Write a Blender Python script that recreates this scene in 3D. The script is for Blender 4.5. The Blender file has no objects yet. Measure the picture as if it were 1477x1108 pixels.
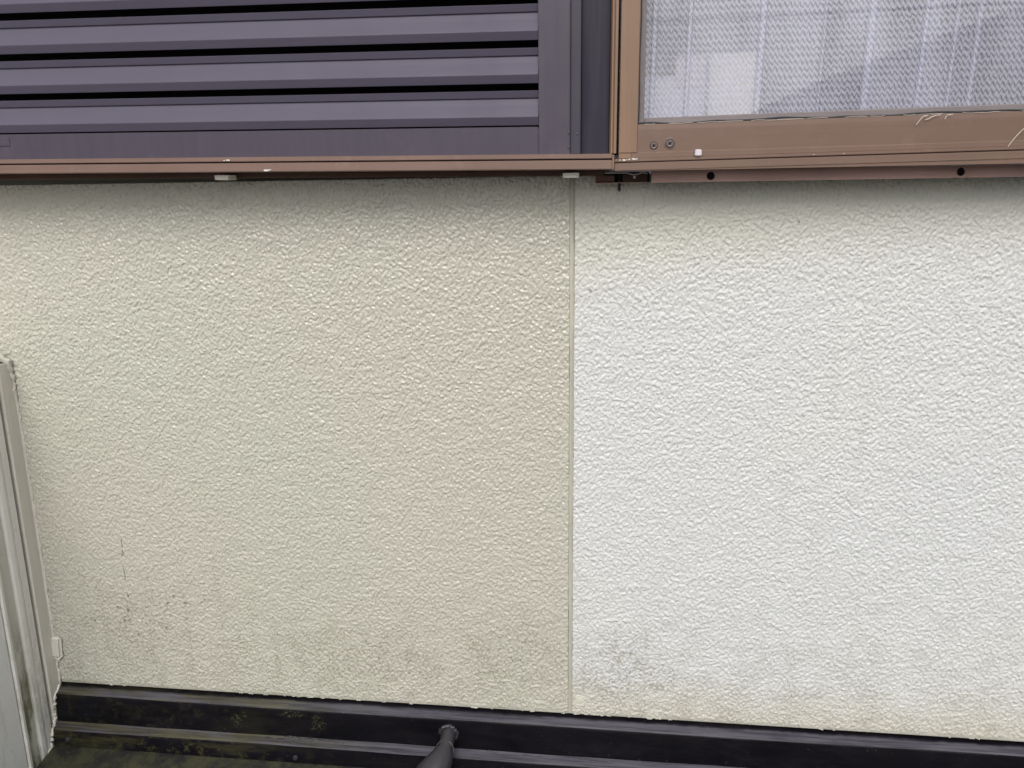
import bpy, bmesh, math, random
import numpy as np
from mathutils import Vector, Matrix

random.seed(4)
rng = np.random.default_rng(7)
S = bpy.context.scene
COL = S.collection

# ------------------------------------------------------------------ camera
cam_d = bpy.data.cameras.new('camera')
cam = bpy.data.objects.new('camera', cam_d)
COL.objects.link(cam)
cam_d.sensor_width = 36.0
cam_d.lens = 36.0 * 1089.0 / 1477.0
cam_d.clip_start = 0.02
cam_d.clip_end = 600.0
cam.matrix_world = Matrix(((0.99353593, -0.01354817, 0.11270673, 0.0),
                           (0.11243720, 0.25413384, -0.96061120, -1.05),
                           (-0.01562807, 0.96707416, 0.25401442, 0.0),
                           (0, 0, 0, 1)))
S.camera = cam

# ------------------------------------------------------------------ sky, sun, exposure
SUN_EL, SUN_AZ = math.radians(46), math.radians(180)
W = bpy.data.worlds.new('World')
S.world = W
W.use_nodes = True
wn = W.node_tree.nodes
wl = W.node_tree.links
bg = wn['Background']
sky = wn.new('ShaderNodeTexSky')
sky.sky_type = 'NISHITA'
sky.sun_disc = False
sky.sun_elevation = SUN_EL
sky.sun_rotation = SUN_AZ
sky.air_density = 1.0
sky.dust_density = 4.0
sky.ozone_density = 1.0
hsv = wn.new('ShaderNodeHueSaturation')          # overcast: the blue is washed out
hsv.inputs['Saturation'].default_value = 0.22
wl.new(sky.outputs[0], hsv.inputs['Color'])
wl.new(hsv.outputs[0], bg.inputs['Color'])
bg.inputs['Strength'].default_value = 0.125

sd = bpy.data.lights.new('sun', 'SUN')
sd.energy = 1.3
sd.angle = math.radians(32)
sd.color = (1.0, 0.965, 0.91)
sun = bpy.data.objects.new('sun', sd)
COL.objects.link(sun)
to_sun = Vector((0.03, -math.cos(SUN_EL), math.sin(SUN_EL)))
sun.rotation_euler = to_sun.to_track_quat('Z', 'Y').to_euler()

S.view_settings.view_transform = 'Standard'
S.view_settings.look = 'None'
S.view_settings.gamma = 1.0
S.view_settings.use_curve_mapping = False
S.view_settings.exposure = 0.22
S.render.engine = 'CYCLES'
S.cycles.max_bounces = 10
S.cycles.transparent_max_bounces = 16


# ------------------------------------------------------------------ material helpers
class NT:
    def __init__(self, name):
        self.m = bpy.data.materials.new(name)
        self.m.use_nodes = True
        self.t = self.m.node_tree
        self.n = self.t.nodes
        self.b = self.n['Principled BSDF']
        self.out = self.n['Material Output']
        tc = self.n.new('ShaderNodeTexCoord')
        self.co = tc.outputs['Object']
        self.uv = tc.outputs['UV']

    def link(self, a, b):
        self.t.links.new(a, b)

    def math(self, op, a, b=None, c=None, clamp=False):
        nd = self.n.new('ShaderNodeMath')
        nd.operation = op
        nd.use_clamp = clamp
        for i, v in enumerate((a, b, c)):
            if v is None:
                continue
            if isinstance(v, (int, float)):
                nd.inputs[i].default_value = v
            else:
                self.link(v, nd.inputs[i])
        return nd.outputs[0]

    def map(self, scale=(1, 1, 1), loc=(0, 0, 0), rot=(0, 0, 0), src=None):
        nd = self.n.new('ShaderNodeMapping')
        nd.inputs['Scale'].default_value = scale
        nd.inputs['Location'].default_value = loc
        nd.inputs['Rotation'].default_value = rot
        self.link(src or self.co, nd.inputs['Vector'])
        return nd.outputs[0]

    def noise(self, scale, detail=4, rough=0.55, src=None, dist=0.0):
        nd = self.n.new('ShaderNodeTexNoise')
        nd.inputs['Scale'].default_value = scale
        nd.inputs['Detail'].default_value = detail
        nd.inputs['Roughness'].default_value = rough
        nd.inputs['Distortion'].default_value = dist
        self.link(src or self.co, nd.inputs['Vector'])
        return nd.outputs['Fac']

    def ramp(self, fac, lo, hi, a=0.0, b=1.0, smooth=True):
        nd = self.n.new('ShaderNodeMapRange')
        nd.interpolation_type = 'SMOOTHSTEP' if smooth else 'LINEAR'
        self.link(fac, nd.inputs['Value'])
        nd.inputs['From Min'].default_value = lo
        nd.inputs['From Max'].default_value = hi
        nd.inputs['To Min'].default_value = a
        nd.inputs['To Max'].default_value = b
        return nd.outputs[0]

    def mix(self, fac, a, b):
        nd = self.n.new('ShaderNodeMix')
        nd.data_type = 'RGBA'
        if isinstance(fac, (int, float)):
            nd.inputs[0].default_value = fac
        else:
            self.link(fac, nd.inputs[0])
        for i, v in ((6, a), (7, b)):
            if isinstance(v, tuple):
                nd.inputs[i].default_value = (*v[:3], 1)
            else:
                self.link(v, nd.inputs[i])
        return nd.outputs[2]

    def sep(self, src=None):
        nd = self.n.new('ShaderNodeSeparateXYZ')
        self.link(src or self.co, nd.inputs[0])
        return nd.outputs

    def bump(self, height, dist=0.001, strength=1.0):
        nd = self.n.new('ShaderNodeBump')
        nd.inputs['Strength'].default_value = strength
        nd.inputs['Distance'].default_value = dist
        self.link(height, nd.inputs['Height'])
        self.link(nd.outputs[0], self.b.inputs['Normal'])

    def color(self, c):
        if isinstance(c, tuple):
            self.b.inputs['Base Color'].default_value = (*c[:3], 1)
        else:
            self.link(c, self.b.inputs['Base Color'])

    def rough(self, r):
        if isinstance(r, (int, float)):
            self.b.inputs['Roughness'].default_value = r
        else:
            self.link(r, self.b.inputs['Roughness'])

    def set(self, **k):
        for n_, v in k.items():
            self.b.inputs[n_.replace('_', ' ')].default_value = v
        return self


def blob(nt, xyz, x, z, rx, rz):
    """soft round mask in wall coordinates (metres)"""
    dx = nt.math('DIVIDE', nt.math('SUBTRACT', xyz[0], x), rx)
    dz = nt.math('DIVIDE', nt.math('SUBTRACT', xyz[2], z), rz)
    r2 = nt.math('ADD', nt.math('MULTIPLY', dx, dx), nt.math('MULTIPLY', dz, dz))
    return nt.ramp(r2, 0.0, 1.0, 1.0, 0.0)


def metal_paint(name, col, rough=0.4, var=0.12, dirt=None, streak=(1.5, 1.5, 40), spec=0.5, dirt_amt=0.25):
    nt = NT(name)
    dark = tuple(c * (1 - var) for c in col)
    lite = tuple(c * (1 + var) for c in col)
    n1 = nt.noise(3.0, 5, 0.6, nt.map(streak))
    n2 = nt.noise(9.0, 4, 0.6)
    c = nt.mix(nt.ramp(nt.math('ADD', n1, n2), 0.75, 1.3), dark, lite)
    if dirt:
        d = nt.ramp(nt.noise(26.0, 6, 0.7), 0.52, 0.75, 0.0, dirt_amt)
        c = nt.mix(d, c, dirt)
    nt.color(c)
    nt.rough(nt.ramp(nt.noise(14, 3), 0.3, 0.7, rough - 0.03, rough + 0.05))
    nt.bump(nt.noise(420, 2), 0.00006)
    nt.b.inputs['Specular IOR Level'].default_value = spec
    return nt.m


# ---- siding
def siding_material(kind):
    nt = NT('siding_' + kind)
    p = nt.sep()
    big = nt.noise(2.6, 3, 0.5)
    mid = nt.noise(9.0, 4, 0.6)
    fine = nt.noise(95.0, 3, 0.6)
    if kind == 'beige':
        c = nt.mix(nt.ramp(big, 0.38, 0.62), (0.508, 0.506, 0.432), (0.522, 0.502, 0.435))
        c = nt.mix(nt.ramp(mid, 0.40, 0.66, 0, 0.5), c, (0.506, 0.500, 0.432))
        rough = 0.18
        nt.b.inputs['Specular IOR Level'].default_value = 0.62
    else:
        # chalked white field: turns more beige along the foot and under the window
        edge = nt.math('ADD', p[2], nt.math('MULTIPLY', nt.math('SUBTRACT', mid, 0.5), 0.05))
        edge = nt.math('ADD', edge, nt.math('MULTIPLY', nt.math('SUBTRACT', fine, 0.5), 0.075))
        lowm = nt.ramp(edge, -0.825, -0.725, 1.0, 0.0)
        ex = nt.math('MULTIPLY', nt.math('SUBTRACT', p[0], 0.25), -0.11)
        top = nt.math('ADD', edge, ex)
        topm = nt.ramp(top, -0.165, -0.02)
        white = nt.mix(nt.ramp(big, 0.35, 0.65), (0.615, 0.624, 0.628), (0.628, 0.628, 0.618))
        c = nt.mix(nt.math('MULTIPLY', topm, 0.95), white, (0.585, 0.580, 0.510))
        c = nt.mix(nt.math('MULTIPLY', lowm, 0.95), c, (0.548, 0.530, 0.465))
        rough = 0.5
    # mould specks: tiny dark dots inside a few patches
    if kind == 'beige':
        spots = [(-0.775, -0.65, 0.06, 0.09), (-0.70, -0.66, 0.05, 0.05), (-0.74, -0.73, 0.09, 0.06),
                 (-0.40, -0.75, 0.16, 0.06), (-0.12, -0.74, 0.10, 0.07), (-0.64, -0.66, 0.04, 0.04)]
        greys = [(-0.76, -0.71, 0.10, 0.10), (-0.36, -0.75, 0.20, 0.08), (-0.13, -0.73, 0.12, 0.10)]
        dots = [(-0.7738, -0.577, .0022, .0035), (-0.7747, -0.6534, .003, .0028), (-0.7965, -0.6741, .0028, .0026),
                (-0.6942, -0.6494, .0028, .0034), (-0.7059, -0.6629, .0028, .003), (-0.6739, -0.6612, .0052, .0024),
                (-0.7148, -0.709, .003, .003), (-0.7881, -0.6999, .0036, .004), (-0.7669, -0.7252, .003, .003),
                (-0.8427, -0.7029, .003, .0032), (-0.8566, -0.6149, .002, .002), (-0.6401, -0.653, .002, .002),
                (-0.771, -0.555, .0013, .012), (-0.7715, -0.572, .0017, .007), (-0.775, -0.61, .0012, .02),
                (-0.779, -0.68, .003, .004), (-0.735, -0.617, .0022, .002), (-0.69, -0.63, .002, .002),
                (-0.35, -0.745, .003, .002), (-0.22, -0.71, .002, .002), (-0.52, -0.71, .002, .002),
                (-0.47, -0.62, .002, .002), (-0.30, -0.77, .0025, .002), (-0.83, -0.64, .002, .002)]
    else:
        spots = [(0.0414, -0.7156, 0.05, 0.05), (0.03, -0.76, 0.06, 0.05), (0.10, -0.75, 0.10, 0.035)]
        greys = [(0.0414, -0.722, 0.06, 0.07), (0.06, -0.765, 0.12, 0.05), (0.33, -0.48, 0.05, 0.20)][:2]
        dots = [(-0.012, -0.142, .0030, .0024), (0.26, -0.052, .002, .002)]
    at = nt.n.new('ShaderNodeAttribute')
    at.attribute_name = 'relief'
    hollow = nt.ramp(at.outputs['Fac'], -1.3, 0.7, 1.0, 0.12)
    speck = nt.ramp(nt.noise(210.0, 2, 0.6), 0.665, 0.74)
    m = None
    for s in spots:
        b_ = blob(nt, p, *s)
        m = b_ if m is None else nt.math('MAXIMUM', m, b_)
    m = nt.math('MULTIPLY', nt.math('MULTIPLY', m, speck), 0.75)
    d = None
    wob = nt.noise(330.0, 2, 0.5)
    for s in dots:
        b_ = blob(nt, p, *s)
        d = b_ if d is None else nt.math('MAXIMUM', d, b_)
    d = nt.ramp(nt.math('MULTIPLY', d, nt.ramp(wob, 0.25, 0.6, 0.5, 1.2)), 0.15, 0.75, 0.0, 0.62)
    g = None
    for s in greys:
        b_ = blob(nt, p, *s)
        g = b_ if g is None else nt.math('MAXIMUM', g, b_)
    g = nt.math('MULTIPLY', nt.math('MULTIPLY', g, nt.ramp(nt.noise(85, 5, 0.72), 0.38, 0.66)), 0.85)
    g = nt.math('MULTIPLY', g, hollow)
    c = nt.mix(g, c, (0.30, 0.29, 0.24) if kind != 'beige' else (0.33, 0.315, 0.255))
    # rain grime in the hollows, with the shaded foot of the wall painted in
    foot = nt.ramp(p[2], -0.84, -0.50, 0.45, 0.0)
    grime_shade = nt.math('MULTIPLY', nt.math('MULTIPLY', foot, hollow), nt.ramp(nt.noise(16, 6, 0.72), 0.36, 0.62))
    c = nt.mix(grime_shade, c, (0.26, 0.25, 0.19))
    run = nt.ramp(nt.noise(5, 4, 0.65, nt.map((9, 1, 0.55))), 0.52, 0.70)          # rain runs
    if kind == 'beige':
        zone = blob(nt, p, -0.72, -0.75, 0.30, 0.24)
        run = nt.math('MULTIPLY', run, nt.math('ADD', zone, nt.math('MULTIPLY', blob(nt, p, -0.25, -0.80, 0.40, 0.20), 0.6)))
    else:
        run = nt.math('MULTIPLY', run, nt.math('ADD', blob(nt, p, 0.05, -0.78, 0.16, 0.16), nt.math('MULTIPLY', blob(nt, p, 0.34, -0.48, 0.16, 0.34), 0.55)))
    c = nt.mix(nt.math('MULTIPLY', nt.math('MULTIPLY', run, nt.ramp(hollow, 0.1, 1.0, 0.35, 1.0)), 0.50), c, (0.27, 0.255, 0.20))
    c = nt.mix(m, c, (0.085, 0.075, 0.06))
    c = nt.mix(d, c, (0.07, 0.06, 0.05))
    nt.color(c)
    nt.rough(nt.ramp(nt.noise(30, 4), 0.3, 0.7, rough - 0.04, rough + 0.06))
    nt.bump(nt.noise(620, 3, 0.6), 0.00022)
    return nt.m


M = {}
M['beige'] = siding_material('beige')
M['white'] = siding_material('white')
M['bronze'] = metal_paint('bronze_aluminium', (0.176, 0.110, 0.083), 0.46, 0.06, (0.30, 0.22, 0.18), dirt_amt=0.18)
M['tan'] = metal_paint('tan_aluminium', (0.235, 0.143, 0.092), 0.46, 0.08, (0.2, 0.13, 0.1), (40, 1.5, 1.5), dirt_amt=0.2)
M['rail'] = metal_paint('rail_aluminium', (0.198, 0.125, 0.100), 0.46, 0.08, (0.33, 0.25, 0.21), dirt_amt=0.2)
M['flange'] = metal_paint('brown_flange', (0.36, 0.225, 0.20), 0.5, 0.15, (0.22, 0.17, 0.14))
M['rust'] = metal_paint('red_brown_primer', (0.090, 0.040, 0.026), 0.6, 0.25, (0.03, 0.02, 0.02))
M['slat'] = metal_paint('louvre_coating', (0.080, 0.070, 0.107), 0.58, 0.04, (0.10, 0.085, 0.12), dirt_amt=0.15)
M['stile'] = metal_paint('shutter_frame_coating', (0.061, 0.050, 0.075), 0.52, 0.08, (0.14, 0.10, 0.12), (40, 1.5, 1.5), dirt_amt=0.2)
M['side'] = metal_paint('shutter_side_coating', (0.042, 0.037, 0.056), 0.55, 0.10, (0.05, 0.045, 0.06), (30, 1.5, 1.5), dirt_amt=0.3)


def end_panel_material():
    nt = NT('end_panel_coating')
    p = nt.sep()
    base = nt.mix(nt.ramp(nt.noise(6, 4, 0.6, nt.map((30, 1.5, 1.5))), 0.4, 0.65), (0.025, 0.022, 0.037), (0.034, 0.030, 0.048))
    st = blob(nt, p, -0.0245, 0.112, 0.017, 0.055)
    st = nt.math('MULTIPLY', st, nt.ramp(nt.noise(60, 4), 0.3, 0.6, 0.55, 1.0))
    nt.color(nt.mix(nt.math('MULTIPLY', st, 0.85), base, (0.020, 0.018, 0.036)))
    nt.rough(0.5)
    nt.b.inputs['Specular IOR Level'].default_value = 0.3
    return nt.m


M['end'] = end_panel_material()
M['black'] = metal_paint('black_core', (0.006, 0.006, 0.007), 0.8, 0.1)
M['cut'] = metal_paint('bare_metal', (0.30, 0.29, 0.30), 0.35, 0.15)
M['screw'] = metal_paint('screw_metal', (0.16, 0.12, 0.11), 0.35, 0.2)
M['white_plastic'] = metal_paint('white_plastic', (0.66, 0.61, 0.65), 0.45, 0.04, (0.5, 0.45, 0.45))
M['shim'] = metal_paint('chalky_resin', (0.86, 0.84, 0.76), 0.6, 0.05, (0.4, 0.36, 0.28), dirt_amt=0.4)
M['sealant'] = metal_paint('joint_sealant', (0.47, 0.458, 0.385), 0.5, 0.08, (0.3, 0.3, 0.24), (40, 1.5, 1.5))
M['caulk'] = metal_paint('old_caulk', (0.60, 0.59, 0.51), 0.55, 0.10, (0.20, 0.19, 0.14), (20, 20, 20), dirt_amt=0.6)
M['thread'] = metal_paint('frayed_thread', (0.62, 0.56, 0.50), 0.6, 0.05)
M['scuff'] = metal_paint('white_scuff', (0.72, 0.68, 0.66), 0.6, 0.05)
M['gasket'] = metal_paint('rubber_gasket', (0.035, 0.032, 0.036), 0.6, 0.1, (0.1, 0.09, 0.09))
M['sash'] = metal_paint('sash_aluminium', (0.20, 0.17, 0.165), 0.45, 0.1)
M['pipe'] = metal_paint('black_conduit', (0.030, 0.028, 0.034), 0.42, 0.2, (0.10, 0.095, 0.09), (3, 3, 3), dirt_amt=0.25)
M['pad'] = metal_paint('dark_pad', (0.135, 0.100, 0.090), 0.5, 0.1)
M['room'] = metal_paint('dim_room', (0.20, 0.19, 0.19), 0.9, 0.1)
M['cream_card'] = metal_paint('cream_board', (0.90, 0.88, 0.80), 0.7, 0.04)
M['pale_card'] = metal_paint('pale_board', (0.74, 0.76, 0.84), 0.7, 0.05)
M['core'] = metal_paint('wall_core', (0.40, 0.38, 0.33), 0.8, 0.1)
M['wing'] = None


def wing_material():
    nt = NT('wing_wall_paint')
    p = nt.sep()
    base = nt.mix(nt.ramp(nt.noise(5, 4), 0.35, 0.65), (0.74, 0.75, 0.74), (0.80, 0.80, 0.775))
    st = nt.ramp(nt.noise(6, 6, 0.7, nt.map((1, 9, 1.6))), 0.50, 0.75, 0, 0.28)
    c = nt.mix(st, base, (0.33, 0.325, 0.28))
    sp = nt.ramp(nt.noise(160, 3, 0.7), 0.62, 0.72, 0, 0.35)
    c = nt.mix(sp, c, (0.22, 0.22, 0.19))
    nt.color(c)
    nt.rough(0.5)
    nt.bump(nt.noise(180, 4, 0.6), 0.0006)
    return nt.m


def trim_material(name, col, moss=0.0):
    nt = NT(name)
    p = nt.sep()
    c = nt.mix(nt.ramp(nt.noise(7, 4, 0.6, nt.map((3, 30, 2))), 0.35, 0.68), tuple(0.93 * v for v in col), col)
    c = nt.mix(nt.ramp(nt.noise(70, 5, 0.7), 0.58, 0.76, 0, 0.3), c, (0.3, 0.29, 0.24))
    if moss:
        low = nt.ramp(p[2], -0.62, -0.80, 0, 1)
        mm = nt.math('MULTIPLY', low, nt.ramp(nt.noise(28, 6, 0.72, nt.map((1, 2, 0.5))), 0.40, 0.60, 0, moss))
        c = nt.mix(mm, c, (0.165, 0.160, 0.085))
    nt.color(c)
    nt.rough(0.48)
    nt.bump(nt.noise(240, 3), 0.0003)
    return nt.m


M['wing'] = wing_material()
M['trim'] = trim_material('trim_paint', (0.68, 0.655, 0.585))
M['bead'] = trim_material('bead_paint', (0.80, 0.79, 0.74), 0.35)
M['groove'] = trim_material('groove_paint', (0.62, 0.61, 0.54), 0.9)


def flashing_material():
    nt = NT('black_flashing')
    p = nt.sep()
    geo = nt.n.new('ShaderNodeNewGeometry')
    nrm = nt.n.new('ShaderNodeSeparateXYZ')
    nt.link(geo.outputs['True Normal'], nrm.inputs[0])
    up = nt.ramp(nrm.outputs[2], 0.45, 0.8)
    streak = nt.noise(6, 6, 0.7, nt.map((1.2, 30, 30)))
    dust_gap_shade = nt.math('MULTIPLY', up, nt.ramp(streak, 0.30, 0.62, 0.25, 1.0))
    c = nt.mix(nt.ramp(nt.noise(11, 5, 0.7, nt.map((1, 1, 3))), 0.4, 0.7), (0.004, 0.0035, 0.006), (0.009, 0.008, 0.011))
    dust_gap_shade = nt.math('MULTIPLY', dust_gap_shade, nt.ramp(nt.math('ADD', p[1], nt.math('MULTIPLY', nt.noise(40, 3), 0.006)), -0.0035, 0.0015, 1.0, 0.0))  # bare strip by the wall paints in the gap's dark shadow line
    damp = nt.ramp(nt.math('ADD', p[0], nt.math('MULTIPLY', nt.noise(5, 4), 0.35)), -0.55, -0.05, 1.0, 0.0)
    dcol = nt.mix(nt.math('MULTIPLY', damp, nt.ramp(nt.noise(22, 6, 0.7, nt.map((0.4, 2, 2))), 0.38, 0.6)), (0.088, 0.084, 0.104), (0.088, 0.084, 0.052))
    c = nt.mix(dust_gap_shade, c, dcol)
    # moss grows where the wing wall keeps the metal damp
    left = nt.ramp(nt.math('ADD', p[0], nt.math('MULTIPLY', nt.noise(4, 3), 0.5)), -0.62, -0.05, 1.0, 0.06)
    lowz = nt.ramp(p[2], -0.885, -0.915, 0.35, 1.0)
    mn = nt.ramp(nt.noise(48, 7, 0.75), 0.50, 0.64)
    ms = nt.ramp(nt.noise(17, 5, 0.7, nt.map((0.35, 2, 2))), 0.46, 0.62)
    moss = nt.math('MULTIPLY', nt.math('MULTIPLY', left, lowz), nt.math('MAXIMUM', mn, nt.math('MULTIPLY', ms, 0.8)))
    c = nt.mix(moss, c, (0.046, 0.044, 0.020))
    patch = None
    for s in ((-0.455, -0.862, 0.016, 0.022), (-0.60, -0.868, 0.012, 0.018), (-0.585, -0.855, 0.008, 0.008),
              (-0.50, -0.85, 0.03, 0.008), (-0.465, -0.874, 0.01, 0.008)):
        b_ = blob(nt, p, *s)
        patch = b_ if patch is None else nt.math('MAXIMUM', patch, b_)
    patch = nt.math('MULTIPLY', patch, nt.ramp(nt.noise(260, 5, 0.75), 0.50, 0.62))
    c = nt.mix(nt.math('MULTIPLY', patch, 0.9), c, (0.085, 0.082, 0.042))
    tick = nt.ramp(nt.noise(330, 2, 0.5), 0.73, 0.78, 0, 0.5)
    c = nt.mix(tick, c, (0.24, 0.23, 0.22))
    nt.color(c)
    nt.rough(nt.ramp(dust_gap_shade, 0, 1, 0.36, 0.50))
    nt.b.inputs['Specular IOR Level'].default_value = 0.16
    nt.bump(nt.noise(60, 5, 0.6, nt.map((0.3, 2, 2))), 0.0008)
    return nt.m


def roof_material():
    nt = NT('mossy_roof_metal')
    c = nt.mix(nt.ramp(nt.noise(20, 6, 0.7), 0.4, 0.62), (0.012, 0.012, 0.012), (0.040, 0.040, 0.020))
    c = nt.mix(nt.ramp(nt.noise(120, 4, 0.7), 0.55, 0.7, 0, 0.6), c, (0.06, 0.058, 0.035))
    nt.color(c)
    nt.rough(0.6)
    nt.bump(nt.noise(160, 4), 0.0008)
    return nt.m


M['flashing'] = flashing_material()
M['roof'] = roof_material()


def glass_material():
    nt = NT('window_glass')
    tr = nt.n.new('ShaderNodeBsdfTransparent')
    tr.inputs[0].default_value = (0.985, 0.985, 0.985, 1)
    gl = nt.n.new('ShaderNodeBsdfGlossy')
    gl.inputs['Roughness'].default_value = 0.01
    fr = nt.n.new('ShaderNodeFresnel')
    fr.inputs['IOR'].default_value = 1.5
    geo = nt.n.new('ShaderNodeNewGeometry')
    ior = nt.math('ADD', nt.math('MULTIPLY', geo.outputs['Backfacing'], 1 / 1.5 - 1.5), 1.5)
    nt.link(ior, fr.inputs['IOR'])              # the same reflectance on both faces of the pane
    fac = nt.math('MULTIPLY', fr.outputs[0], 1.25, clamp=True)
    mx = nt.n.new('ShaderNodeMixShader')
    nt.link(fac, mx.inputs[0])
    nt.link(tr.outputs[0], mx.inputs[1])
    nt.link(gl.outputs[0], mx.inputs[2])
    nt.link(mx.outputs[0], nt.out.inputs[0])
    return nt.m


def mesh_material():
    nt = NT('fibre_screen')
    p = nt.sep()
    sx = nt.math('SINE', nt.math('MULTIPLY', p[0], 2 * math.pi / 0.00118))
    sz = nt.math('SINE', nt.math('MULTIPLY', p[2], 2 * math.pi / 0.00118))
    g = nt.math('MAXIMUM', sx, sz)
    cover = nt.ramp(g, 0.35, 0.95, 0.02, 0.22)
    cover = nt.math('ADD', cover, nt.ramp(nt.noise(7, 4), 0.35, 0.7, -0.02, 0.03))
    nt.color((0.42, 0.41, 0.46))
    nt.rough(0.6)
    tr = nt.n.new('ShaderNodeBsdfTransparent')
    mx = nt.n.new('ShaderNodeMixShader')
    nt.link(cover, mx.inputs[0])
    nt.link(tr.outputs[0], mx.inputs[1])
    nt.link(nt.b.outputs[0], mx.inputs[2])
    nt.link(mx.outputs[0], nt.out.inputs[0])
    return nt.m


def lace_material():
    """knitted lace: zigzag threads round small diamond holes, denser bands here and there"""
    nt = NT('lace')
    u, v, _ = nt.sep(nt.uv)
    warp = nt.math('MULTIPLY', nt.math('SUBTRACT', nt.noise(60, 3, 0.6, nt.uv), 0.5), 0.0065)
    pu = nt.math('MULTIPLY', nt.math('ADD', u, warp), 2 * math.pi / 0.0066)
    pv = nt.math('MULTIPLY', nt.math('ADD', v, warp), 2 * math.pi / 0.0086)
    a = nt.math('COSINE', nt.math('ADD', pu, pv))
    b = nt.math('COSINE', nt.math('SUBTRACT', pu, pv))
    diag = nt.math('MAXIMUM', a, nt.math('MULTIPLY', b, 0.86))
    zig = nt.math('COSINE', nt.math('ADD', pv, nt.math('MULTIPLY', nt.math('SINE', pu), 1.7)))
    diag = nt.math('ADD', nt.math('MULTIPLY', diag, 0.5), nt.math('MULTIPLY', zig, 0.7))
    nz = nt.math('MULTIPLY', nt.math('SUBTRACT', nt.noise(300, 3, 0.6, nt.uv), 0.5), 1.5)
    lace = nt.ramp(nt.math('ADD', diag, nz), -0.60, 0.50)
    band = nt.ramp(nt.noise(14, 3, 0.5, nt.map((1, 0.25, 1), src=nt.uv)), 0.35, 0.65, 0.0, 0.22)
    cover = nt.math('ADD', nt.math('MULTIPLY', lace, 0.46), nt.math('ADD', nt.math('MULTIPLY', band, 0.9), 0.22), clamp=True)
    col = nt.n.new('ShaderNodeBsdfDiffuse')
    col.inputs[0].default_value = (0.75, 0.76, 0.91, 1)
    tl = nt.n.new('ShaderNodeBsdfTranslucent')
    tl.inputs[0].default_value = (0.78, 0.78, 0.88, 1)
    m1 = nt.n.new('ShaderNodeMixShader')
    m1.inputs[0].default_value = 0.10
    nt.link(col.outputs[0], m1.inputs[1])
    nt.link(tl.outputs[0], m1.inputs[2])
    tr = nt.n.new('ShaderNodeBsdfTransparent')
    mx = nt.n.new('ShaderNodeMixShader')
    nt.link(cover, mx.inputs[0])
    nt.link(tr.outputs[0], mx.inputs[1])
    nt.link(m1.outputs[0], mx.inputs[2])
    nt.link(mx.outputs[0], nt.out.inputs[0])
    return nt.m


M['glass'] = glass_material()
M['mesh'] = mesh_material()
M['lace'] = lace_material()


def simple(name, col, rough=0.8, scale=8, var=0.2):
    nt = NT(name)
    nt.color(nt.mix(nt.ramp(nt.noise(scale, 5, 0.65), 0.35, 0.68), tuple(c * (1 - var) for c in col), tuple(c * (1 + var) for c in col)))
    nt.rough(rough)
    return nt.m


M['ground'] = simple('ground', (0.16, 0.155, 0.14), 0.9, 0.8)
M['nb_wall'] = simple('neighbour_render', (0.42, 0.40, 0.36), 0.8, 3, 0.08)
M['nb_roof'] = simple('neighbour_roof', (0.07, 0.07, 0.08), 0.6, 4)
M['nb_glass'] = simple('neighbour_window', (0.03, 0.035, 0.04), 0.15, 3)
M['cable'] = simple('cable_sheath', (0.012, 0.012, 0.013), 0.6, 5)


# ------------------------------------------------------------------ geometry helpers
def link(name, bm_or_me, mat, parent=None, label=None, smooth=None):
    if isinstance(bm_or_me, bmesh.types.BMesh):
        me = bpy.data.meshes.new(name)
        bmesh.ops.recalc_face_normals(bm_or_me, faces=bm_or_me.faces)
        bm_or_me.to_mesh(me)
        bm_or_me.free()
    else:
        me = bm_or_me
        me.name = name
    ob = bpy.data.objects.new(name, me)
    COL.objects.link(ob)
    me.materials.clear()
    me.materials.append(mat)
    if smooth:
        me.polygons.foreach_set('use_smooth', [True] * len(me.polygons))
        if smooth != 'all':
            me.set_sharp_from_angle(angle=math.radians(40))
    if parent:
        ob.parent = parent
    if label:
        ob['label'] = label
    return ob


def thing(name, label, cat, group=None, ob=None):
    if ob is None:
        ob = bpy.data.objects.new(name, None)
        ob.empty_display_size = 0.05
        COL.objects.link(ob)
    ob['label'] = label
    ob['category'] = cat
    ob['kind'] = 'thing'
    if group:
        ob['group'] = group
    return ob


def shear(bm, fn):
    for v in bm.verts:
        v.co = fn(v.co)
    return bm


def prism(profile, axis, a0, a1, bev=0.0, seg=1, bm=None):
    """closed profile swept along x (profile is (y,z)) or z (profile is (x,y))"""
    own = bm is None
    bm = bm or bmesh.new()
    n = len(profile)
    mk = (lambda p, a: (a, p[0], p[1])) if axis == 'x' else (lambda p, a: (p[0], p[1], a))
    r0 = [bm.verts.new(mk(p, a0)) for p in profile]
    r1 = [bm.verts.new(mk(p, a1)) for p in profile]
    es = []
    for i in range(n):
        bm.faces.new((r0[i], r0[(i + 1) % n], r1[(i + 1) % n], r1[i]))
    bm.faces.new(r0)
    bm.faces.new(r1[::-1])
    if bev and own:
        bmesh.ops.recalc_face_normals(bm, faces=bm.faces)
        bmesh.ops.bevel(bm, geom=list(bm.edges), offset=bev, segments=seg, affect='EDGES', clamp_overlap=True)
    return bm


def box(x0, x1, y0, y1, z0, z1, bev=0.0, seg=1):
    return prism([(y0, z0), (y1, z0), (y1, z1), (y0, z1)], 'x', x0, x1, bev, seg)


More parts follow.
